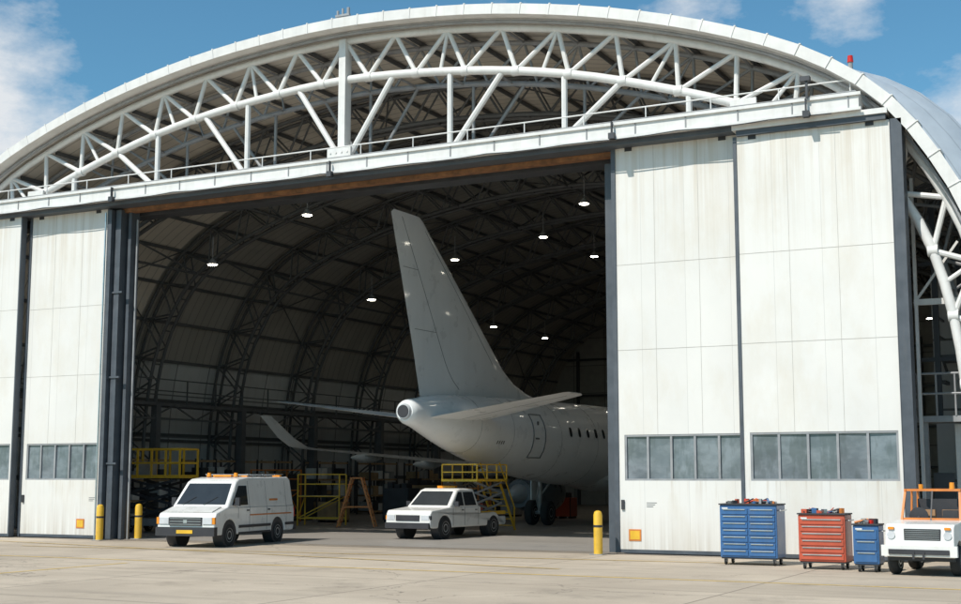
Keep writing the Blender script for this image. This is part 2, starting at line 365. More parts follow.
def door(name,x0,x1,y,zt,frameL=.09,frameR=.09,sign=None):
    e=G().m(M_door)
    zb=.12; w0,w1=1.95,3.05; T=.12
    e.bx(x0+frameL,x1-frameR,y,y+T,zb,w0-.05); e.bx(x0+frameL,x1-frameR,y,y+T,w1+.05,zt)
    e.bx(x0+frameL,x0+frameL+.16,y,y+T,w0-.05,w1+.05); e.bx(x1-frameR-.08,x1-frameR,y,y+T,w0-.05,w1+.05)
    xa,xb=x0+frameL+.16,x1-frameR-.08
    e.m(M_gsteel)
    e.bx(xa,xb,y+.01,y+T,w0-.05,w0); e.bx(xa,xb,y+.01,y+T,w1,w1+.05)
    n=5; pw=(xb-xa)/n
    for i in range(n+1):
        x=xa+i*pw; xx=min(max(x,xa+.025),xb-.025); e.bx(xx-.03,xx+.03,y+.015,y+T,w0,w1)
    e.m(M_glassd)
    for i in range(n):
        t=random.uniform(-.03,.03)
        e.box((xa+(i+.5)*pw,y+.07,(w0+w1)/2),(pw-.05,.012,w1-w0),rz=t,rx=t*.5)
    e.m(M_frame)
    if frameL: e.bx(x0,x0+frameL,y-.03,y+.2,.03,zt)
    if frameR: e.bx(x1-frameR,x1,y-.03,y+.2,.03,zt)
    e.bx(x0+frameL,x1-frameR,y+.004,y+T,.03,zb)
    e.m(M_seam)
    for z in (5.35,7.65): e.bx(x0+frameL,x1-frameR,y-.004,y,z-.006,z+.006)
    xm=(x0+x1)/2
    for xx in (xm-.6,xm+.62): e.bx(xx-.004,xx+.004,y-.004,y,w1+.05,zt)
    e.m(M_black); e.bx(x0+frameL+.06,x0+frameL+.14,y-.05,y,1.15,1.4)
    for x in (x0+.5,x1-.5): e.bx(x-.1,x+.1,y-.02,y+.1,zt-.10,zt+.04)
    if sign is not None:
        e.m(M_org); e.bx(sign,sign+.34,y-.015,y-.002,.34,.64)
        e.m(M_yel); e.bx(sign+.04,sign+.3,y-.02,y-.0155,.38,.60)
        e.m(M_line)
        for k in range(3): e.bx(sign+.5,sign+.78-.05*k,y-.006,y-.001,1.32-.05*k,1.335-.05*k)
    e.obj(name,H)
door("sliding_door",-13.12,-9.50,33.42,10.86,.12,.05,-12.75)
door("sliding_door",-9.62,-5.66,33.12,10.72,.09,.02)
door("sliding_door",-34.55,-30.98,33.42,10.86,.10,.08,-31.95)
door("sliding_door",-38.4,-34.62,33.12,10.86,.08,.05)
g=G().m(M_door); g.bx(-39.6,-38.5,33.42,33.54,0,10.8)
g.obj("wall_cladding",H)
g=G().m(M_frame)
g.bx(-5.64,-5.38,33.0,33.5,0,10.7)
for x0,x1,y0,y1 in ((-30.96,-30.80,33.3,33.7),(-30.74,-30.52,33.45,33.95),(-30.42,-30.30,33.7,34.1)): g.bx(x0,x1,y0,y1,0,10.8)
g.bx(-30.9,-30.43,33.96,34.09,0,10.79)
for z in (2.4,5.2,8): g.bx(-30.92,-30.36,33.41,33.5,z,z+.06)
g.bx(-13.5,-13.2,33.9,34.3,0,10.6)
for i in range(18): g.beam((-13.35,34.3,.5+i*.55),(-13.35,34.9,.8+i*.55),.04)
g.bx(-13.42,-13.3,34.9,35.0,0,10.6)
g.m(M_sil); g.beam((-31.0,33.25,0),(-31.0,33.25,10.7),.04); g.m(M_gsteel); g.beam((-30.2,33.9,0),(-30.2,33.9,10.5),.05)
g.obj("portal_posts",H)
g=G().m(M_gsteel)
g.bx(-5.6,-3.3,34.8,35.9,3.35,3.5)
for z in (4.05,4.55): g.cyl((-5.6,34.8,z),(-3.3,34.8,z),.03,6)
for i in range(6): g.cyl((-5.55+i*.45,34.8,3.5),(-5.55+i*.45,34.8,4.55),.025,6)
g.bx(-5.5,-5.35,34.9,35.05,0,3.35)
g.m(M_white); g.bx(-5.5,-3.4,34.5,34.6,6.25,6.4); g.beam((-5.5,34.55,6.3),(-4.4,34.55,7.8),.06); g.beam((-5.45,34.55,0),(-5.45,34.55,9.5),.08)
g.bx(-4.75,-3.4,35.2,36.2,0,3.3)
g.m(M_wall); g.bx(-5.6,-3.4,38.0,38.1,0,7.5)
g.m(M_dsteel); g.beam((-5.2,36,3.5),(-5.2,36,9),.14); g.beam((-4.6,36,3.5),(-4.6,36,8.0),.1)
for z in (5,7.5): g.beam((-5.6,36,z),(-3.9,36,z),.1)
g.bx(-5.3,-4.8,35.15,35.19,0,2.1)
g.obj("side_platform",H)
g=G().m(M_redl,True)
bp=Vector((XC+15.4,33.3,12.35)); g.cyl(bp,bp+Vector((0,0,.17)),.08,12,.065)
g.m(M_gsteel,True); g.cyl(bp-Vector((0,0,.35)),bp,.06,8)
g.cyl((XC+.2,33.3,15.7),(XC+.2,33.3,16.25),.035,8); g.bx(XC-.05,XC+.45,33.25,33.35,16.0,16.06); g.cyl((XC+.4,33.3,16.05),(XC+.4,33.3,16.25),.05,8); g.cyl((XC+.02,33.3,16.05),(XC+.02,33.3,16.2),.04,8)
g.obj("roof_beacon",H)
# ------------------------------------------------------------------ airliner
A=empty("airliner",(-22.2,0,0))
ST=[(37.9,4.12,.30),(38.05,4.12,.37),(38.6,4.10,.50),(39.6,4.03,.72),(41,3.88,.95),(42.5,3.73,1.14),(44.5,3.57,1.34),(47,3.44,1.52),(50,3.35,1.66),(53,3.32,1.73),(58,3.32,1.75),(66,3.32,1.75),(68.5,3.27,1.62),(70.5,3.12,1.3),(72,2.92,.8),(72.7,2.82,.35),(72.85,2.8,.05)]
def fus(y):
    for i in range(len(ST)-1):
        if ST[i][0]<=y<=ST[i+1][0]:
            t=(y-ST[i][0])/(ST[i+1][0]-ST[i][0]); return ST[i][1]+(ST[i+1][1]-ST[i][1])*t, ST[i][2]+(ST[i+1][2]-ST[i][2])*t
    return 3.3,1.7
def sm(y):
    zs=rs=ws=0
    for k in range(-6,7):
        q=min(max(y+k*.15,38.1),72.7); z,r=fus(q); w=math.exp(-(k/4)**2); zs+=z*w; rs+=r*w; ws+=w
    return zs/ws, rs/ws
secs=[]; N=48
ylist=[37.9,37.98,38.1]+[38.1+i*.45 for i in range(1,77)]+[72.78,72.85]
def ring(y,z,r,n=N): return [Vector((r*math.cos(2*math.pi*i/n),y,z+r*math.sin(2*math.pi*i/n))) for i in range(n)]
for y in ylist:
    if y<38.1: z,r=4.12,{37.9:.30,37.98:.37}[y]
    elif y>72.5: z,r=fus(y)
    else: z,r=sm(y)
    secs.append(ring(y,z,r))
g=G().m(M_plane,True); g.loft(secs)
g.m(M_planeg,True); g.cyl((0,37.9,4.12),(0,37.80,4.12),.27,24,.23)
g.m(M_black,True); g.cyl((0,37.805,4.12),(0,37.79,4.12),.21,20)
g.m(M_plane,True)
g.loft([[Vector((w*math.cos(2*math.pi*i/28),y,2.15+h_*math.sin(2*math.pi*i/28))) for i in range(28)] for y,w,h_ in ((51.5,.3,.2),(52.5,1.1,.5),(54,1.7,.75),(56,1.95,.85),(59,1.95,.85),(61,1.6,.7),(62.5,.4,.3))])
g.obj("fuselage",A)
def foil(LE,TE,th,axis,n=10):
    LE=Vector(LE);TE=Vector(TE);ax=Vector(axis); up=[];lo=[]
    for i in range(n+1):
        t=(1-math.cos(math.pi*i/n))/2
        yt=2.6*th*(.2969*math.sqrt(t)-.126*t-.3516*t*t+.2843*t**3-.1015*t**4)*1.9
        p=LE+(TE-LE)*t; up.append(p+ax*yt); lo.append(p-ax*yt)
    return up+lo[-2:0:-1]
g=G().m(M_plane,True)
F=[(10.72,37.1,38.8,.13),(10.6,36.93,39.05,.17),(8.2,37.75,42.25,.30),(5.95,38.5,45.2,.42),(5.5,38.63,46.1,.42),(5.2,38.73,47.2,.40),(4.95,38.8,48.6,.36),(4.3,39.0,48.9,.36)]
g.loft([foil((0,le,z),(0,te,z),th*.5,(1,0,0)) for z,te,le,th in F])
g.obj("tail_fin",A)
g=G().m(M_line)
def finx(z,t):
    for k in range(len(F)-1):
        if F[k+1][0]<=z<=F[k][0]:
            u=(F[k][0]-z)/(F[k][0]-F[k+1][0]); te=F[k][1]+(F[k+1][1]-F[k][1])*u; le=F[k][2]+(F[k+1][2]-F[k][2])*u; th=(F[k][3]+(F[k+1][3]-F[k][3])*u)*.5
            yt=2.6*th*(.2969*math.sqrt(t)-.126*t-.3516*t*t+.2843*t**3-.1015*t**4)*1.9
            return le+(te-le)*t, yt
def fline(pts,w=.02):
    for s_ in (-1,1):
        P=[]
        for z,t in pts:
            y,x=finx(z,t); P.append(Vector((s_*(x+.004),y,z)))
        for i in range(len(P)-1): g.beam(P[i],P[i+1],.008,w)
fline([(10.55-i*.29,.70) for i in range(20)])
for zz in (6.9,8.9): fline([(zz,.70+.035*i) for i in range(8)],.015)
fline([(10.3-i*.28,.13) for i in range(16)],.012)
g.obj("rudder_lines",A)
g=G().m(M_plane,True)
for s_ in (-1,1):
    g.loft([foil((s_*x,le,z),(s_*x,te,z),th*.5,(0,0,1)) for x,z,le,te,th in ((.35,3.93,42.6,38.75,.34),(.9,4.0,42.1,38.6,.34),(3.2,4.3,40.9,38.4,.22),(5.5,4.6,39.75,38.2,.13),(5.65,4.62,39.35,38.3,.06))])
g.m(M_line)
for s_ in (-1,1):
    for u in (-1,1):
        g.beam((s_*1.2,39.65,4.03+u*.115),(s_*5.4,38.75,4.585+u*.055),.015,.006)
g.obj("horizontal_stabilisers",A)
g=G().m(M_plane,True)
for s_ in (-1,1):
    W=[(1.2,2.0,60.4,55.0,.62),(4.5,2.35,58.0,54.3,.46),(9,2.85,54.9,52.2,.3),(12.9,3.27,52.2,50.55,.16),(13.3,3.36,51.8,50.3,.13),(13.7,3.75,51.3,50.0,.1),(14.25,4.75,50.2,49.35,.05)]
    g.loft([foil((s_*x,le,z),(s_*x,te,z),th*.5,(0,0,1) if k<4 else Vector((-s_*.9,0,.4))) for k,(x,z,le,te,th) in enumerate(W)])
    for x,y,z in ((5.2,54.2,2.25),(7.8,53,2.55),(10.3,51.8,2.85)):
        g.loft([[Vector((s_*x+r*math.cos(2*math.pi*i/12),y+dy,z+r*1.3*math.sin(2*math.pi*i/12))) for i in range(12)] for dy,r in ((-1.0,.02),(-.6,.10),(0,.16),(.8,.17),(1.6,.03))])
g.obj("wings",A)
g=G()
for s_ in (-1,1):
    x=s_*3.9;zc=1.25
    g.m(M_nac,True)
    g.lathe((x,56.6,zc),'y',[(-1.9,.62),(-1.6,.70),(-.8,.84),(.2,.92),(1.2,.88),(1.55,.80),(1.6,.74),(1.5,.68),(1.0,.66)],32)
    g.m(M_planeg,True); g.lathe((x,56.6,zc),'y',[(-2.7,.12),(-2.6,.2),(-2.0,.42),(-1.3,.50),(-1,.5)],24)
    g.m(M_black,True); g.lathe((x,56.6,zc),'y',[(-1.88,.60),(-1.5,.58),(-1.4,.3)],24); g.cyl((x,57.55,zc),(x,57.5,zc),.66,24)
    g.m(M_planeg,True)
    g.loft([foil((x,59.0-k*.5,1.9+k*.25),(x,54.8+k*.2,1.6+k*.4),.12,(1,0,0)) for k in range(3)])
g.obj("engines",A)
def wheel(g,c,r,w,hub=M_hub,n=24):
    g.m(M_tyre,True); g.lathe(c,'x',[(-w/2,r*.60),(-w/2,r*.88),(-w*.38,r*.97),(-w*.15,r),(w*.15,r),(w*.38,r*.97),(w/2,r*.88),(w/2,r*.60)],n)
    g.m(hub,True); g.lathe(c,'x',[(-w*.44,r*.2),(-w*.5-.004,r*.3),(-w*.46,r*.5),(-w*.5-.004,r*.6),(w*.5+.004,r*.6),(w*.46,r*.5),(w*.5+.004,r*.3),(w*.44,r*.2)],n)
    g.m(M_black)
    for k in range(6):
        t=math.pi*k/3
        for s_ in (-1,1): g.box((c[0]+s_*w*.475,c[1]+math.cos(t)*r*.4,c[2]+math.sin(t)*r*.4),(w*.03,r*.1,r*.1))
g=G()
for cx,cy,top in ((-1.35,51.4,2.2),(1.9,53.6,2.2),(0,67.5,2.0)):
    r=.52 if cy<60 else .35
    for dx in (-.36,.36):
        wheel(g,(cx+dx*(1 if cy<60 else .6),cy,r),r,.32 if cy<60 else .2)
    g.m(M_hub,True); g.cyl((cx,cy,r),(cx,cy,top),.10,10); g.cyl((cx-.34,cy,r),(cx+.34,cy,r),.07,8); g.cyl((cx,cy,1.2),(cx*.6,cy+.7,top),.05,8); g.cyl((cx,cy-.12,.6),(cx,cy-.35,1.1),.03,6); g.cyl((cx,cy-.35,1.1),(cx,cy-.1,1.6),.03,6)
    g.m(M_plane); g.box((cx*1.18,cy,1.45),(.04,.7,.8))
g.obj("landing_gear",A)
g=G()
def fp(y,z,sgn,o=.006):
    zc,r=sm(y) if y<72 else fus(y); dz=z-zc; x=math.sqrt(max((r+o)**2-dz*dz,0)); return Vector((sgn*x,y,z))
for sgn in (-1,1):
    g.m(M_glass)
    for i in range(24):
        y=48.0+i*.78
        if i in (10,11): continue
        pts=[fp(y+.12*math.copysign(abs(math.cos(t))**.7,math.cos(t)),3.72+.19*math.copysign(abs(math.sin(t))**.7,math.sin(t)),sgn,.012) for t in [2*math.pi*k/14 for k in range(14)]]
        g.add(pts,[tuple(range(14))])
    g.m(M_line)
    def outl(y0,y1,z0,z1,w=.03):
        n=8; P=[fp(y0,z0+(z1-z0)*k/n,sgn) for k in range(n+1)]+[fp(y1,z1+(z0-z1)*k/n,sgn) for k in range(n+1)]
        P.append(P[0])
        for i in range(len(P)-1): g.beam(P[i],P[i+1],w,.022)
    outl(44.95,45.85,2.7,4.3,.06); outl(66.5,67.3,2.6,4.3); outl(56,56.6,3.1,4.1,.02)
    g.beam(fp(45.1,3.4,sgn,.02),fp(45.35,3.4,sgn,.02),.03,.06); g.box(fp(45.4,3.95,sgn,.004),(.02,.14,.18))
    for yy_ in (41.5,43.6,47.2,50.5,54,57.5,61):
        zc,r=sm(yy_)
        P=[Vector((sgn*(r+.002)*math.cos(t),yy_,zc+(r+.002)*math.sin(t))) for t in [math.radians(-85+170*k/20) for k in range(21)]]
        for i in range(20): g.beam(P[i],P[i+1],.006,.008)
    g.m(M_black)
    for k in range(4): g.add([fp(42.6+k*.13,3.15+dz,sgn,.01)+Vector((0,dy,0)) for dy,dz in ((0,0),(.07,0),(.07,.12),(0,.12))],[(0,1,2,3)])
g.obj("cabin_windows_and_doors",A)
# ------------------------------------------------------------------ vehicles
def arch(cy,r,zb,n=8,cz=.36):
    a0=math.asin(max(-1,min(1,(zb-cz)/r)))
    return [(cy+r*math.cos(a0+(math.pi-2*a0)*k/n), cz+r*math.sin(a0+(math.pi-2*a0)*k/n)) for k in range(n+1)]
def sideq(g,poly,hw0,z0,hw1,z1,o=.006):
    for s_ in (-1,1):
        P=[Vector((s_*(hw0+(hw1-hw0)*(z-z0)/(z1-z0)+o),y,z)) for y,z in poly]
        g.add(P,[tuple(range(len(P)))])
def facq(g,a,b,hwa,hwb,o=.008):
    dy,dz=b[0]-a[0],b[1]-a[1]; l=math.hypot(dy,dz); ny,nz=-dz/l,dy/l
    P=[(-hwa,a[0]+ny*o,a[1]+nz*o),(hwa,a[0]+ny*o,a[1]+nz*o),(hwb,b[0]+ny*o,b[1]+nz*o),(-hwb,b[0]+ny*o,b[1]+nz*o)]
    g.add(P,[(0,1,2,3)])
V=empty("cargo_van",(-25.43,32.9,0),math.radians(8.5))
g=G().m(M_van)
hw=.93
low=[(-2.33,.34),(-2.38,.52),(-2.36,.80),(-2.27,.97),(-1.62,1.14),(2.56,1.14),(2.6,.9),(2.6,.45),(2.52,.34)]+arch(1.5,.42,.34)+arch(-1.5,.42,.34)
g.prism([(y,z,hw) for y,z in low])
g.obj("lower_body",V,.04,3)
g=G().m(M_van)
def hwu(z): return .925+(.80-.925)*(z-1.1)/(2.0-1.1)
up=[(-1.66,1.1),(-.98,1.86),(-.80,1.94),(-.3,1.99),(2.35,2.0),(2.5,1.93),(2.57,1.1)]
g.prism([(y,z,hwu(z)) for y,z in up]); g.obj("upper_body",V,.06,3)
g=G().m(M_glass)
facq(g,(-1.57,1.2),(-1.03,1.80),.80,.70)
sideq(g,[(-1.38,1.18),(-.42,1.18),(-.42,1.74),(-.90,1.74)],.925,1.1,.80,2.0,.008)
g.m(M_line)
for y in (-.33,.75,2.05): sideq(g,[(y,1.13),(y+.018,1.13),(y+.018,1.88),(y,1.88)],.925,1.1,.80,2.0,.004)
for s_ in (-1,1):
    for y in (-.33,-1.02,.75,2.05): g.bx(s_*hw,s_*(hw+.004),y,y+.015,.42 if y!=-1.02 else .8,1.12)
    g.bx(s_*hw,s_*(hw+.004),-1.0,2.5,1.098,1.108)
g.m(M_black)
for s_ in (-1,1):
    g.bx(s_*hw,s_*(hw+.02),-.98,1.0,.52,.60); g.bx(s_*hw,s_*(hw+.02),1.98,2.55,.52,.60)
    g.bx(s_*hw,s_*(hw+.006),-.98,1.02,.345,.40)
    g.box((s_*1.05,-1.28,1.28),(.14,.09,.24)); g.beam((s_*.9,-1.28,1.2),(s_*1.03,-1.28,1.22),.04)
    g.bx(s_*hw,s_*(hw+.025),-.5,-.38,1.0,1.04); g.bx(s_*hw,s_*(hw+.025),.82,.94,1.0,1.04)
    for cy in (-1.5,1.5): g.lathe((s_*.76,cy,.36),'x',[(-.16,.41),(.155,.41)],24)
g.bx(-.95,.95,-2.43,-2.25,.33,.58); g.bx(-.95,.95,2.55,2.68,.36,.52)
g.bx(-.52,.52,-2.405,-2.35,.62,.86)
g.m(M_van); g.beam((0,-1.70,1.15),(0,-2.22,1.005),1.5,.02)
g.m(M_sil)
for z in (.66,.74,.82): g.bx(-.5,.5,-2.412,-2.405,z-.008,z+.008)
g.box((0,-2.415,.74),(.12,.01,.09))
g.m(M_head)
for s_ in (-1,1): g.box((s_*.70,-2.37,.76),(.30,.06,.19))
g.m(M_amber)
for s_ in (-1,1): g.box((s_*.90,-2.36,.76),(.08,.07,.19)); g.cyl((s_*.45,-.35,2.0),(s_*.45,-.35,2.12),.08,12,.05)
g.bx(.45,.72,2.0,2.1,2.0,2.07); g.bx(-.72,-.45,2.0,2.1,2.0,2.07); g.bx(-.3,.3,-.38,-.26,2.0,2.06)
g.m(M_redl)
for s_ in (-1,1): g.box((s_*.88,2.6,.9),(.1,.04,.3))
g.m(M_yel); g.bx(-.26,.26,-2.445,-2.432,.40,.50)
g.m(M_gsteel)
for y in (.0,.8,1.6): g.beam((-.75,y,2.06),(.75,y,2.06),.035)
for s_ in (-1,1): g.beam((s_*.7,-.1,2.07),(s_*.7,2.2,2.07),.035)
g.m(M_org); sideq(g,[(.95,1.28),(1.5,1.28),(1.5,1.34),(.95,1.34)],.925,1.1,.80,2.0,.006)
for s_ in (-1,1): g.bx(s_*hw,s_*(hw+.005),-.3,2.4,.86,.90)
g.m(M_black)
for s_ in (-1,1): g.beam((s_*.35-.25,-1.615,1.20),(s_*.35+.1,-1.40,1.42),.015)
for s_ in (-1,1):
    for cy in (-1.5,1.5): wheel(g,(s_*.82,cy,.335),.335,.21)
g.obj("trim_and_wheels",V)
# --- pickup with stair platform on its bed
E=empty("pickup_truck",(-21.75,40.0,0),math.radians(-4)); g=G().m(M_van); hw=.86
low=[(-2.3,.36),(-2.36,.5),(-2.33,.82),(-2.26,.93),(-1.1,1.03),(.75,1.03),(.78,.98),(.8,.66),(2.45,.66),(2.47,.45),(2.4,.36)]+arch(1.6,.40,.36,cz=.36)+arch(-1.45,.40,.36,cz=.36)
up=[(-1.2,1.0),(-.55,1.56),(-.35,1.62),(.5,1.61),(.68,1.0)]
g.prism([(y,z,hw) for y,z in low]); g.obj("body",E,.05,3)
g=G().m(M_van); hf=lambda z:.85-(z-1.0)*.22
g.prism([(y,z,hf(z)) for y,z in up]); g.obj("cab",E,.06,3)
g=G().m(M_glass); facq(g,(-1.12,1.07),(-.59,1.52),.72,.62)
for p in ([(-.92,1.06),(-.30,1.06),(-.30,1.50),(-.52,1.50)],[(-.23,1.06),(.50,1.06),(.40,1.50),(-.23,1.50)]): sideq(g,p,.85,1.0,.714,1.62,.010)
g.m(M_black); yb=-2.42
g.bx(-.84,.84,yb,-2.2,.36,.54); g.bx(-.45,.45,yb+.045,-2.2,.60,.78)
for s_ in (-1,1):
    g.box((s_*.95,-.88,1.12),(.15,.09,.16)); g.beam((s_*.84,-.88,1.1),(s_*.92,-.88,1.1),.03)
    for cy in (1.6,-1.45): g.lathe((s_*.68,cy,.36),'x',[(-.15,.395),(.165,.395)],20)
    for y in (-.98,-.27,.6): g.bx(s_*hw,s_*(hw+.004),y,y+.014,.42,1.0)
    g.bx(s_*hw,s_*(hw+.02),-.45,-.34,.90,.93); g.bx(s_*hw,s_*(hw+.02),.4,.51,.90,.93)
g.m(M_head)
for s_ in (-1,1): g.box((s_*.66,yb+.09,.70),(.30,.06,.15))
g.m(M_amber); g.box((0,0,1.66),(.7,.14,.08))
for s_ in (-1,1):
    g.box((s_*.84,yb+.12,.70),(.05,.08,.13))
    for cy in (1.6,-1.45): wheel(g,(s_*.77,cy,.36),.36,.21,n=20)
g.m(M_dsteel); g.bx(-.84,.84,.84,2.45,.662,.72)
g.m(M_yel)
for s_ in (-1,1): g.bx(s_*.84,s_*.80,.84,2.45,.72,.84)
g.m(M_gsteel)
for k in range(3):
    for s_ in (-1,1):
        a_=.74+k*.36; g.beam((s_*.6,.9,a_),(s_*.6,2.6,a_+.36),.045,.065); g.beam((s_*.54,2.6,a_),(s_*.54,.9,a_+.36),.045,.065)
g.m(M_yel); g.bx(-.72,.72,.75,2.8,1.84,1.92)
for s_ in (-1,1):
    for z in (2.16,2.42): g.beam((s_*.7,.78,z),(s_*.7,2.78,z),.04)
    for y in (.78,1.44,2.1,2.78): g.beam((s_*.7,y,1.9),(s_*.7,y,2.42),.04)
for z in (2.16,2.42): g.beam((-.7,.78,z),(.7,.78,z),.04)
for s_ in (-1,1): g.beam((s_*.4,2.8,1.84),(s_*.4,3.9,.12),.06); g.beam((s_*.4,2.8,2.5),(s_*.4,3.9,.85),.035); g.beam((s_*.4,3.85,.2),(s_*.4,3.85,.9),.035)
for k in range(7): g.beam((-.4,2.9+k*.15,1.68-k*.234),(.4,2.9+k*.15,1.68-k*.234),.16,.03)
g.obj("stair_unit_trim_and_wheels",E)
# --- baggage tractor
T=empty("baggage_tractor",(-4.55,29.9,0),math.radians(-4))
g=G().m(M_van)
low=[(-1.3,.38),(-1.36,.6),(-1.3,.98),(-1.2,1.04),(-.25,1.10),(-.15,1.06),(-.1,.6),(.55,.6),(.6,1.0),(1.45,1.0),(1.5,.45),(1.4,.38)]+arch(.95,.42,.38,cz=.38)+arch(-.8,.38,.38,cz=.33)
g.prism([(y,z,.68) for y,z in low]); g.obj("body",T,.035,3)
g=G().m(M_van)
g.bx(-.75,.75,-1.42,-1.32,.40,.62)
g.m(M_black); g.bx(-.30,.42,-1.345,-1.30,.72,.95); g.bx(-.6,.6,-1.45,-1.42,.44,.54); g.bx(-.66,.66,-1.2,1.3,.3,.38)
for s_ in (-1,1): g.bx(s_*.1-.02,s_*.1+.02,-1.47,-1.45,.35,.5)
g.m(M_sil)
for k in range(6): g.bx(-.28,.40,-1.352,-1.345,.74+k*.035,.748+k*.035)
g.m(M_head)
for s_ in (-1,1): g.cyl((s_*.56,-1.36,.82),(s_*.56,-1.30,.82),.08,14)
g.m(M_amber)
for s_ in (-1,1): g.box((s_*.56,-1.33,.96),(.12,.04,.05))
g.m(M_org)
for s_ in (-1,1):
    g.beam((s_*.6,-.25,1.08),(s_*.56,.0,1.72),.045); g.beam((s_*.6,1.2,1.0),(s_*.56,1.1,1.72),.045); g.beam((s_*.56,-.05,1.72),(s_*.56,1.12,1.72),.045)
    g.beam((s_*.6,.6,1.0),(s_*.57,.6,1.72),.04)
g.beam((-.58,.0,1.72),(.58,.0,1.72),.045); g.beam((-.58,1.1,1.72),(.58,1.1,1.72),.045); g.beam((-.6,-.22,1.12),(.6,-.22,1.12),.045)
g.m(M_black); g.beam((0,-.24,1.1),(0,0,1.72),.03); g.box((.0,.85,1.25),(1.0,.1,.55)); g.box((.35,.1,1.2),(.3,.3,.2))
g.m(M_amber); g.cyl((.3,.5,1.74),(.3,.5,1.88),.06,12,.05); g.cyl((-.35,.5,1.74),(-.35,.5,1.84),.05,12)
g.m(M_tan); g.box((-.3,.3,.8),(.45,.45,.12)); g.box((-.3,.55,1.05),(.45,.1,.5)); g.box((.3,.3,.8),(.45,.45,.12)); g.box((.3,.55,1.05),(.45,.1,.5))
g.m(M_black); g.lathe((-.3,-.0,1.16),'y',[(-.015,.17),(-.015,.20),(.015,.20),(.015,.17)],18); g.beam((-.3,0,1.16),(-.3,-.25,.95),.04)
g.m(M_redl); g.box((.2,1.3,1.1),(.3,.2,.18)); g.m(M_yel); g.box((-.3,1.2,1.08),(.4,.25,.15))
for s_ in (-1,1):
    wheel(g,(s_*.62,-.8,.31),.31,.2,M_van); wheel(g,(s_*.62,.95,.37),.37,.24,M_van)
g.obj("frame_and_wheels",T)
def cabinet(name,x0,x1,y0,y1,h,mt,rows,cols=1,tools=14):
    E=empty(name,((x0+x1)/2,(y0+y1)/2,0)); w=x1-x0;d=y1-y0
    g=G().m(mt); g.bx(-w/2,w/2,-d/2,d/2,.17,h); g.obj("carcass",E,.02,2)
    g=G().m(mt); n=rows; hh=(h-.17-.1)/n
    for c in range(cols):
        cw=(w-.06)/cols; xa=-w/2+.03+c*cw
        for r in range(n):
            z0=.20+r*hh; g.bx(xa+.012,xa+cw-.012,-d/2-.022,-d/2+.001,z0+.012,z0+hh-.012)
    g.obj("drawers",E,.006,1)
    g=G().m(M_sil)
    for c in range(cols):
        cw=(w-.06)/cols; xa=-w/2+.03+c*cw
        for r in range(n): z0=.20+r*hh; g.bx(xa+.06,xa+cw-.06,-d/2-.042,-d/2-.022,z0+hh-.045,z0+hh-.022)
    g.m(M_black); g.bx(-w/2-.015,w/2+.015,-d/2-.03,d/2+.015,h,h+.03)
    g.bx(-w/2+.02,w/2-.02,-d/2+.02,d/2-.02,.14,.17)
    for sx in (-1,1):
        for sy in (-1,1):
            cx,cy=sx*(w/2-.1),sy*(d/2-.1)
            g.m(M_gsteel); g.bx(cx-.03,cx+.03,cy-.05,cy+.05,.08,.14)
            g.m(M_tyre,True); g.lathe((cx,cy,.075),'x',[(-.022,.05),(-.022,.07),(-.012,.075),(.012,.075),(.022,.07),(.022,.05)],16)
            g.m(M_sil,True); g.cyl((cx-.024,cy,.075),(cx+.024,cy,.075),.03,10)
    g.m(M_sil)
    g.cyl((w/2+.06,-d/2+.1,h-.12),(w/2+.06,d/2-.1,h-.12),.014,8); g.cyl((w/2,-d/2+.1,h-.12),(w/2+.06,-d/2+.1,h-.12),.012,6); g.cyl((w/2,d/2-.1,h-.12),(w/2+.06,d/2-.1,h-.12),.012,6)
    for k in range(tools):
        mt2=random.choice([M_redl,M_blue,M_red,M_black,M_sil,M_org,M_gsteel,M_blue,M_black])
        x=random.uniform(-w/2+.12,w/2-.12);y=random.uniform(-d/2+.1,d/2-.1);g.m(mt2)
        if random.random()<.5:
            a=random.uniform(.04,.11); g.box((x,y,h+.03+a/2),(random.uniform(.05,.18),random.uniform(.05,.12),a),rz=random.uniform(-.8,.8))
        else:
            t=random.uniform(0,3.1); L=random.uniform(.06,.15); g.cyl((x-math.cos(t)*L,y-math.sin(t)*L,h+.05),(x+math.cos(t)*L,y+math.sin(t)*L,h+.05+random.uniform(0,.09)),random.uniform(.010,.028),8)
    g.m(M_white); g.bx(-w/2+.06,-w/2+.2,-d/2-.0235,-d/2-.0225,h-.09,h-.06)
    g.obj("fittings",E)
cabinet("tool_cabinet",-9.35,-8.02,30.35,31.1,1.36,M_blue,7,2,34)
cabinet("tool_cabinet",-7.38,-6.36,29.7,30.4,1.18,M_red,6,1,28)
cabinet("tool_trolley",-6.12,-5.58,29.3,29.85,.98,M_blue,3,1,14)
for x,y in ((-30.42,32.85),(-29.98,34.15),(-13.35,32.75)):
    E=empty("bollard",(x,y,0)); g=G().m(M_yel,True)
    g.lathe((0,0,0),'z',[(0,.115),(1.02,.115),(1.10,.09),(1.13,.03)],20); g.m(M_gsteel); g.bx(-.18,.18,-.18,.18,.004,.02); g.m(M_black,True); g.lathe((0,0,0),'z',[(.70,.1152),(.70,.118),(.76,.118),(.76,.1152)],20)
    g.obj("post",E)
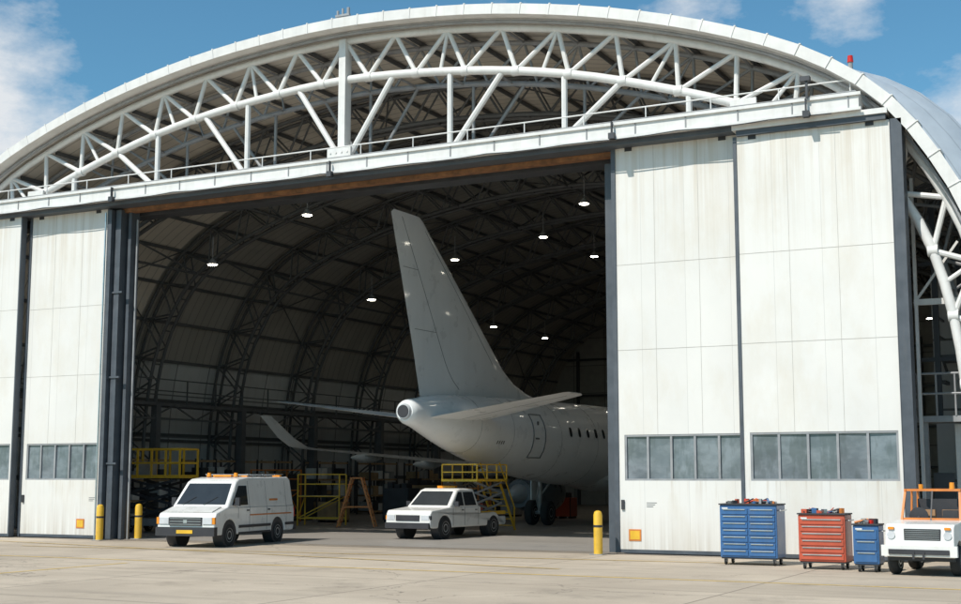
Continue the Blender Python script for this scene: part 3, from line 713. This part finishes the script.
def lift(name,loc,rz,L,W,z,n,rail=M_yel,deck=M_yel,rw=.045):
    E=empty(name,loc,rz); g=G().m(M_gsteel); g.bx(-L/2,L/2,-W/2,W/2,.25,.5)
    g.m(M_dsteel if rail==M_yel else M_gsteel)
    hh=(z-.55)/n
    for k in range(n):
        for s_ in (-1,1):
            a=.5+k*hh; g.beam((-L*.42,s_*W*.4,a),(L*.42,s_*W*.4,a+hh),.05,.09); g.beam((L*.42,s_*W*.36,a),(-L*.42,s_*W*.36,a+hh),.05,.09)
        g.beam((-L*.42,-W*.4,.5+k*hh),(-L*.42,W*.4,.5+k*hh),.05); g.beam((L*.42,-W*.4,.5+k*hh),(L*.42,W*.4,.5+k*hh),.05)
    g.m(deck); g.bx(-L/2,L/2,-W/2,W/2,z,z+.12); g.m(rail)
    for zz in (z+.55,z+1.05):
        for s_ in (-1,1): g.beam((-L/2,s_*W/2,zz),(L/2,s_*W/2,zz),rw); g.beam((s_*L/2,-W/2,zz),(s_*L/2,W/2,zz),rw)
    for i in range(5):
        x=-L/2+i*L/4
        for s_ in (-1,1): g.beam((x,s_*W/2,z),(x,s_*W/2,z+1.05),rw)
    g.m(M_gsteel); g.bx(-L*.3,-L*.1,-W*.3,W*.1,z+.12,z+.6)
    for sx in (-1,1):
        for sy in (-1,1): wheel(g,(sx*L*.36,sy*W*.5,.24),.24,.16,n=16)
    g.obj("lift_frame",E)
lift("scissor_lift",(-33.0,38.7,0),math.radians(10),2.3,1.3,1.95,3,M_yel,M_yel,.065)
def ladder(name,x,y,rz,mt,hh=1.95):
    E=empty(name,(x,y,0),math.radians(rz)); g=G().m(mt); k_=hh/1.95
    for s_ in (-1,1):
        g.beam((-.75,s_*.4,0),(-.2,s_*.35,hh),.07); g.beam((.75,s_*.4,0),(.2,s_*.35,hh),.07); g.beam((-.5,s_*.38,.8*k_),(.5,s_*.38,.8*k_),.05)
    for i in range(7):
        t=.12+i*.125; g.box((-.75+.55*t,0,hh*t),(.16,.76,.035)); g.beam((.75-.55*t,-.38,hh*t),(.75-.55*t,.38,hh*t),.04)
    g.box((0,0,hh),(.5,.8,.06)); g.obj("frame",E)
ladder("step_ladder",-29.3,46.3,25,M_org)
ladder("step_ladder",-34.8,44.5,60,M_yel,1.6)
def stand(x,y,rz,w,mt,h=1.2):
    E=empty("work_stand",(x,y,0),math.radians(rz)); g=G().m(mt)
    for sx in (-1,1):
        for sy in (-1,1): g.beam((sx*w/2,sy*.45,0),(sx*w/2,sy*.45,h+.9),.055)
        g.beam((sx*w/2,-.45,.3),(sx*w/2,.45,h),.04)
    for sy in (-1,1):
        for z in (.3,h,h+.5,h+.9): g.beam((-w/2,sy*.45,z),(w/2,sy*.45,z),.05)
        g.beam((-w/2,sy*.45,.3),(w/2,sy*.45,h),.04)
    g.m(M_gsteel); g.bx(-w/2,w/2,-.45,.45,h-.01,h+.03); g.obj("frame",E)
stand(-31.6,47.2,15,1.8,M_yel); stand(-27.6,52.5,-10,2.0,M_org,1.0); stand(-35.6,49.5,80,2.2,M_org,1.4)
def crate(x,y,w,d,h,mt):
    E=empty("equipment_crate",(x,y,0)); g=G().m(mt); g.bx(-w/2,w/2,-d/2,d/2,.1,h); g.m(M_black)
    for xx in (-w/2+.1,w/2-.1,0): g.bx(xx-.05,xx+.05,-d/2,d/2,.004,.1)
    for xx in (-w/2,w/2-.05): g.bx(xx,xx+.05,-d/2-.02,-d/2,.1,h)
    for k in range(3): g.bx(-w/2+.1+k*w*.28,-w/2+.1+k*w*.28+w*.2,-d*.3,d*.2,h,h+random.uniform(.05,.35))
    g.obj("box",E,.01,1)
for x,y,w,d,h,m_ in ((-33.2,50.5,1.1,1,.9,M_crate),(-30.6,52,1.3,1,1.5,M_dsteel),(-28.2,55,1.6,1,1.1,M_dsteel),(-32,57,2,1,1.6,M_crate),(-26.5,60.5,1.2,.8,1.0,M_red),(-35.5,46,1.2,1.4,1.7,M_gsteel),(-36.3,51.8,1,2,1.9,M_dsteel),(-30.4,62,1.6,1,1.4,M_gsteel),(-16,72,2,1,1.4,M_crate),(-27.3,49.6,.9,.7,1.0,M_blue),(-26.0,50.6,.8,.6,.9,M_red),(-32.3,44.6,.9,.7,.95,M_blue)): crate(x,y,w,d,h,m_)
def shelf(x,y,rz):
    E=empty("storage_rack",(x,y,0),rz); g=G().m(M_dsteel)
    for sx in (-1.4,0,1.4):
        for sy in (-.4,.4): g.beam((sx,sy,0),(sx,sy,2.8),.07)
    g.m(M_crate)
    for z in (.15,1.0,1.85,2.7):
        for sy in (-.4,.4): g.beam((-1.4,sy,z),(1.4,sy,z),.05,.09)
    for z in (.2,1.05,1.9):
        for k in range(5):
            g.m(random.choice([M_crate,M_gsteel,M_black,M_white,M_dsteel])); h_=random.uniform(.25,.6); x_=-1.15+k*.56; g.bx(x_-.22,x_+.22,-.3,.3,z,z+h_)
    g.obj("rack",E)
for i,y in enumerate((44,48.5,53,58,63,68)): shelf(-38.6,y,math.radians(90))
# ------------------------------------------------------------------ light, world, camera
el=math.radians(49); az=math.radians(200)
sv=Vector((math.sin(az)*math.cos(el),math.cos(az)*math.cos(el),math.sin(el)))
ld=bpy.data.lights.new("sun","SUN"); ld.energy=4.7; ld.angle=math.radians(.5); ld.color=(1,.945,.865)
lo=bpy.data.objects.new("sun",ld); SC.collection.objects.link(lo); lo.rotation_euler=(-sv).to_track_quat('-Z','Y').to_euler(); lo.location=(0,-20,60)
w=bpy.data.worlds.new("World"); SC.world=w; w.use_nodes=True; nt=w.node_tree
bg=nt.nodes["Background"]; bg.inputs['Strength'].default_value=.11
sky=nd(nt,"ShaderNodeTexSky",sky_type='NISHITA'); sky.sun_disc=False; sky.sun_elevation=el; sky.sun_rotation=az; sky.air_density=1.0; sky.dust_density=.6; sky.ozone_density=2.0; sky.altitude=0
gen=nd(nt,"ShaderNodeTexCoord").outputs['Generated']
n1=noise(nt,mapv(nt,gen,(1,1,1.9)),9,8,.62)
fac=None
for c,r,k in (((-.715,.650,.258),.075,1.15),((-.680,.695,.232),.045,.9),((-.292,.890,.345),.045,.75),((-.182,.92,.340),.045,.65),((-.115,.96,.258),.05,.7),((.5,.8,.3),.3,.7),((-.9,.2,.3),.3,.7)):
    vd=nd(nt,"ShaderNodeVectorMath",operation='DISTANCE'); nt.links.new(gen,vd.inputs[0]); vd.inputs[1].default_value=c
    mk=rng(nt,vd.outputs['Value'],r*1.25,r*.1,0,.36*k+.1)
    if fac is None: fac=mk
    else:
        mx=nd(nt,"ShaderNodeMath",operation='MAXIMUM'); nt.links.new(fac,mx.inputs[0]); nt.links.new(mk,mx.inputs[1]); fac=mx.outputs[0]
ad=nd(nt,"ShaderNodeMath",operation='ADD'); nt.links.new(n1,ad.inputs[0]); nt.links.new(fac,ad.inputs[1])
cl=rng(nt,ad.outputs[0],.66,.96,0,.92)
tint=mixc(nt,1.0,sky.outputs[0],(.66,1.10,1.14),'MULTIPLY')
col=mixc(nt,cl,tint,(7.4,7.6,7.8))
nt.links.new(col,bg.inputs['Color'])
cd=bpy.data.cameras.new("camera"); cd.sensor_width=36; cd.lens=1339.4/961*36; cd.clip_end=3000; cd.clip_start=.1
co=bpy.data.objects.new("camera",cd); SC.collection.objects.link(co); co.location=(0,0,2.0)
co.rotation_euler=(math.radians(90+7.441),0,math.radians(27.125)); SC.camera=co
SC.view_settings.view_transform='Standard'; SC.view_settings.look='None'; SC.view_settings.exposure=0
